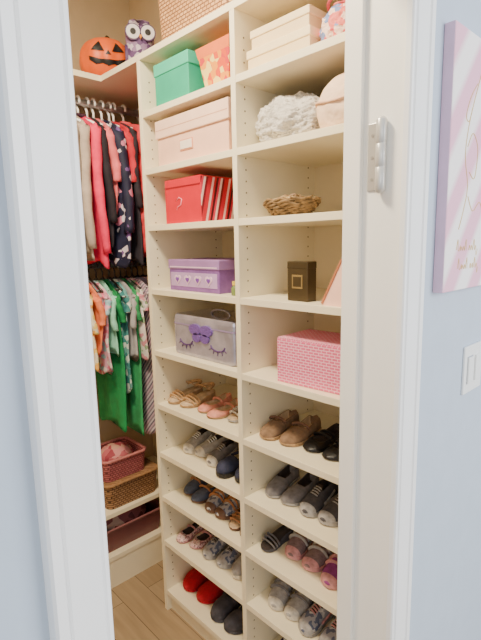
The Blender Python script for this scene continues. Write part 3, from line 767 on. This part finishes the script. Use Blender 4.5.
pair('sneaker', (.882, .806), Z8, mauve, pnk, insd, 'sneaker', 'mauve grey sneaker with pinkish sole', .165, .066, accent=lgry, velcro=True, rots=(.16, .04), group='mauve sneakers pair')
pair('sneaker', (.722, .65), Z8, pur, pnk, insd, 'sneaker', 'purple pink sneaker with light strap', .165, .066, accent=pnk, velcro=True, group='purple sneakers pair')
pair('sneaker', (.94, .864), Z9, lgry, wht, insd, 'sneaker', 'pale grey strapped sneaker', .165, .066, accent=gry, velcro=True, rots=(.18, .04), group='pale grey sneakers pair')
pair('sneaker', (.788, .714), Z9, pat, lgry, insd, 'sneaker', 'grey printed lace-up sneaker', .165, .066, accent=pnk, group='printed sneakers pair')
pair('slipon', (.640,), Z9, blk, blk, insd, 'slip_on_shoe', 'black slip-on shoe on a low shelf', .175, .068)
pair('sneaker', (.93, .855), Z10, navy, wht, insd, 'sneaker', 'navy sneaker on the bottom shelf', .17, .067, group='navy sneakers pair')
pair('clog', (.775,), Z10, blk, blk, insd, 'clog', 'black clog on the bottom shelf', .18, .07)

# ---------------------------------------------------------------- outer wall: canvas, switch
cv = thing('wall_canvas', 'pink and white striped canvas with gold line drawing', 'wall art', (.968, YO, 1.389))
cm = stripes('pink_white_diagonal_stripes', [(238, 178, 202), (238, 178, 202), (238, 178, 202), (250, 244, 244), (250, 244, 244), (250, 244, 244), (238, 178, 202)], 9.5, (.78, 0, -.62), .7, True)
boxobj('canvas_panel', (0, -.022, 0), (.42, -.001, .52), cm, .002, cv)
boxobj('canvas_edge', (-.0015, -.021, .001), (.0, -.001, .519), M('mauve_canvas_edge', (216, 182, 204), .8), 0, cv)
goldl = M('pale_gold_print', (220, 186, 118), .5, .08)
def gl(pts, name='gold_line', r=.0014):
    bm = bmesh.new(); P = []
    pts = [Vector((a, -.0221, b)) for a, b in pts]
    for i in range(len(pts)-1):
        p0 = pts[max(0, i-1)]; p1 = pts[i]; p2 = pts[i+1]; p3 = pts[min(len(pts)-1, i+2)]
        for q in range(6):
            t = q/6
            P.append(.5*((2*p1)+(-p0+p2)*t+(2*p0-5*p1+4*p2-p3)*t*t+(-p0+3*p1-3*p2+p3)*t**3))
    P.append(pts[-1]); tube(bm, P, r, 6, flat=.5); finish(bm, name, goldl, cv, True)
gl([(.14, .46), (.11, .40), (.085, .34), (.075, .28), (.095, .22), (.08, .17), (.06, .13)])
gl([(.12, .43), (.09, .40), (.07, .36), (.085, .35), (.10, .38)])
gl([(.085, .30), (.11, .33), (.14, .30), (.13, .24), (.10, .25)])
gl([(.14, .46), (.18, .48), (.24, .45), (.28, .38), (.27, .30), (.3, .22), (.33, .14)])
gl([(.10, .20), (.13, .17), (.17, .19), (.20, .14)])
for k, (z, x0) in enumerate(((.085, .055), (.045, .065))):
    gl([(x0+x, z+d) for x, d in ((0, .002), (.006, .024), (.009, .003), (.015, 0), (.02, .011), (.023, 0), (.028, .009), (.033, 0), (.039, .010), (.043, 0), (.05, .024), (.053, 0))], 'gold_lettering', .0011)
    gl([(x0+.065+x, z+d) for x, d in ((0, 0), (.006, .011), (.01, 0), (.017, .011), (.022, 0), (.03, .024), (.034, 0), (.042, .010), (.046, -.012), (.052, .002))], 'gold_lettering', .0011)
sw = thing('light_switch', 'white double rocker light switch plate', 'light switch', (1.150, YO, 1.12))
boxobj('switch_plate', (0, -.006, 0), (.112, 0, .12), plasticw, .002, sw)
boxobj('switch_frame', (.0155, -.0066, .024), (.0505, -.0055, .094), M('switch_gap_grey', (170, 175, 182), .5), 0, sw)
boxobj('rocker', (.017, -.0105, .0265), (.049, -.0058, .0915), plasticw, .0015, sw)
boxobj('rocker', (.062, -.0105, .0265), (.094, -.0058, .0915), plasticw, .0015, sw)

# ---------------------------------------------------------------- lights
def area(loc, tgt, size, power, col, name):
    l = bpy.data.lights.new(name, 'AREA'); l.shape = 'RECTANGLE'; l.size = size[0]; l.size_y = size[1]; l.energy = power; l.color = col
    o = bpy.data.objects.new(name, l); C.objects.link(o); o.location = loc
    o.rotation_euler = (Vector(tgt)-Vector(loc)).to_track_quat('-Z', 'Y').to_euler()
    return o
area((.28, .98, 2.55), (.7, 1.1, 0), (.25, .25), 44, (1, .84, .60), 'closet_ceiling_light')
area((1.9, -2.1, 1.9), (.5, .43, 1.3), (2.0, 1.8), 100, (.96, .98, 1.0), 'window_daylight')
area((-1.6, -1.6, 1.9), (.8, .6, 1.0), (1.4, 1.6), 20, (1, .97, .93), 'left_fill_light')  # unseen soft fill from the left, aimed through the doorway
w = bpy.data.worlds.new('room_world'); bpy.context.scene.world = w; w.use_nodes = True
bg = w.node_tree.nodes['Background']; bg.inputs[0].default_value = (.86, .93, 1, 1); bg.inputs[1].default_value = 1.05

# ---------------------------------------------------------------- camera
cam = bpy.data.cameras.new('camera'); co = bpy.data.objects.new('camera', cam); C.objects.link(co)
cam.lens = 468*36/640; cam.sensor_width = 36; cam.clip_start = .01
Zw = Vector((-60, 2850, 468)).normalized()
Yw = Vector((-450.5, 0, -468)); Yw.y = (-(Yw.x*Zw.x+Yw.z*Zw.z))/Zw.y; Yw.normalize()
Xw = Yw.cross(Zw)
R = Matrix((Xw, Yw, Zw))
m4 = R.to_4x4(); m4.translation = Vector((0, 0, 1.5))
co.matrix_world = m4
bpy.context.scene.camera = co
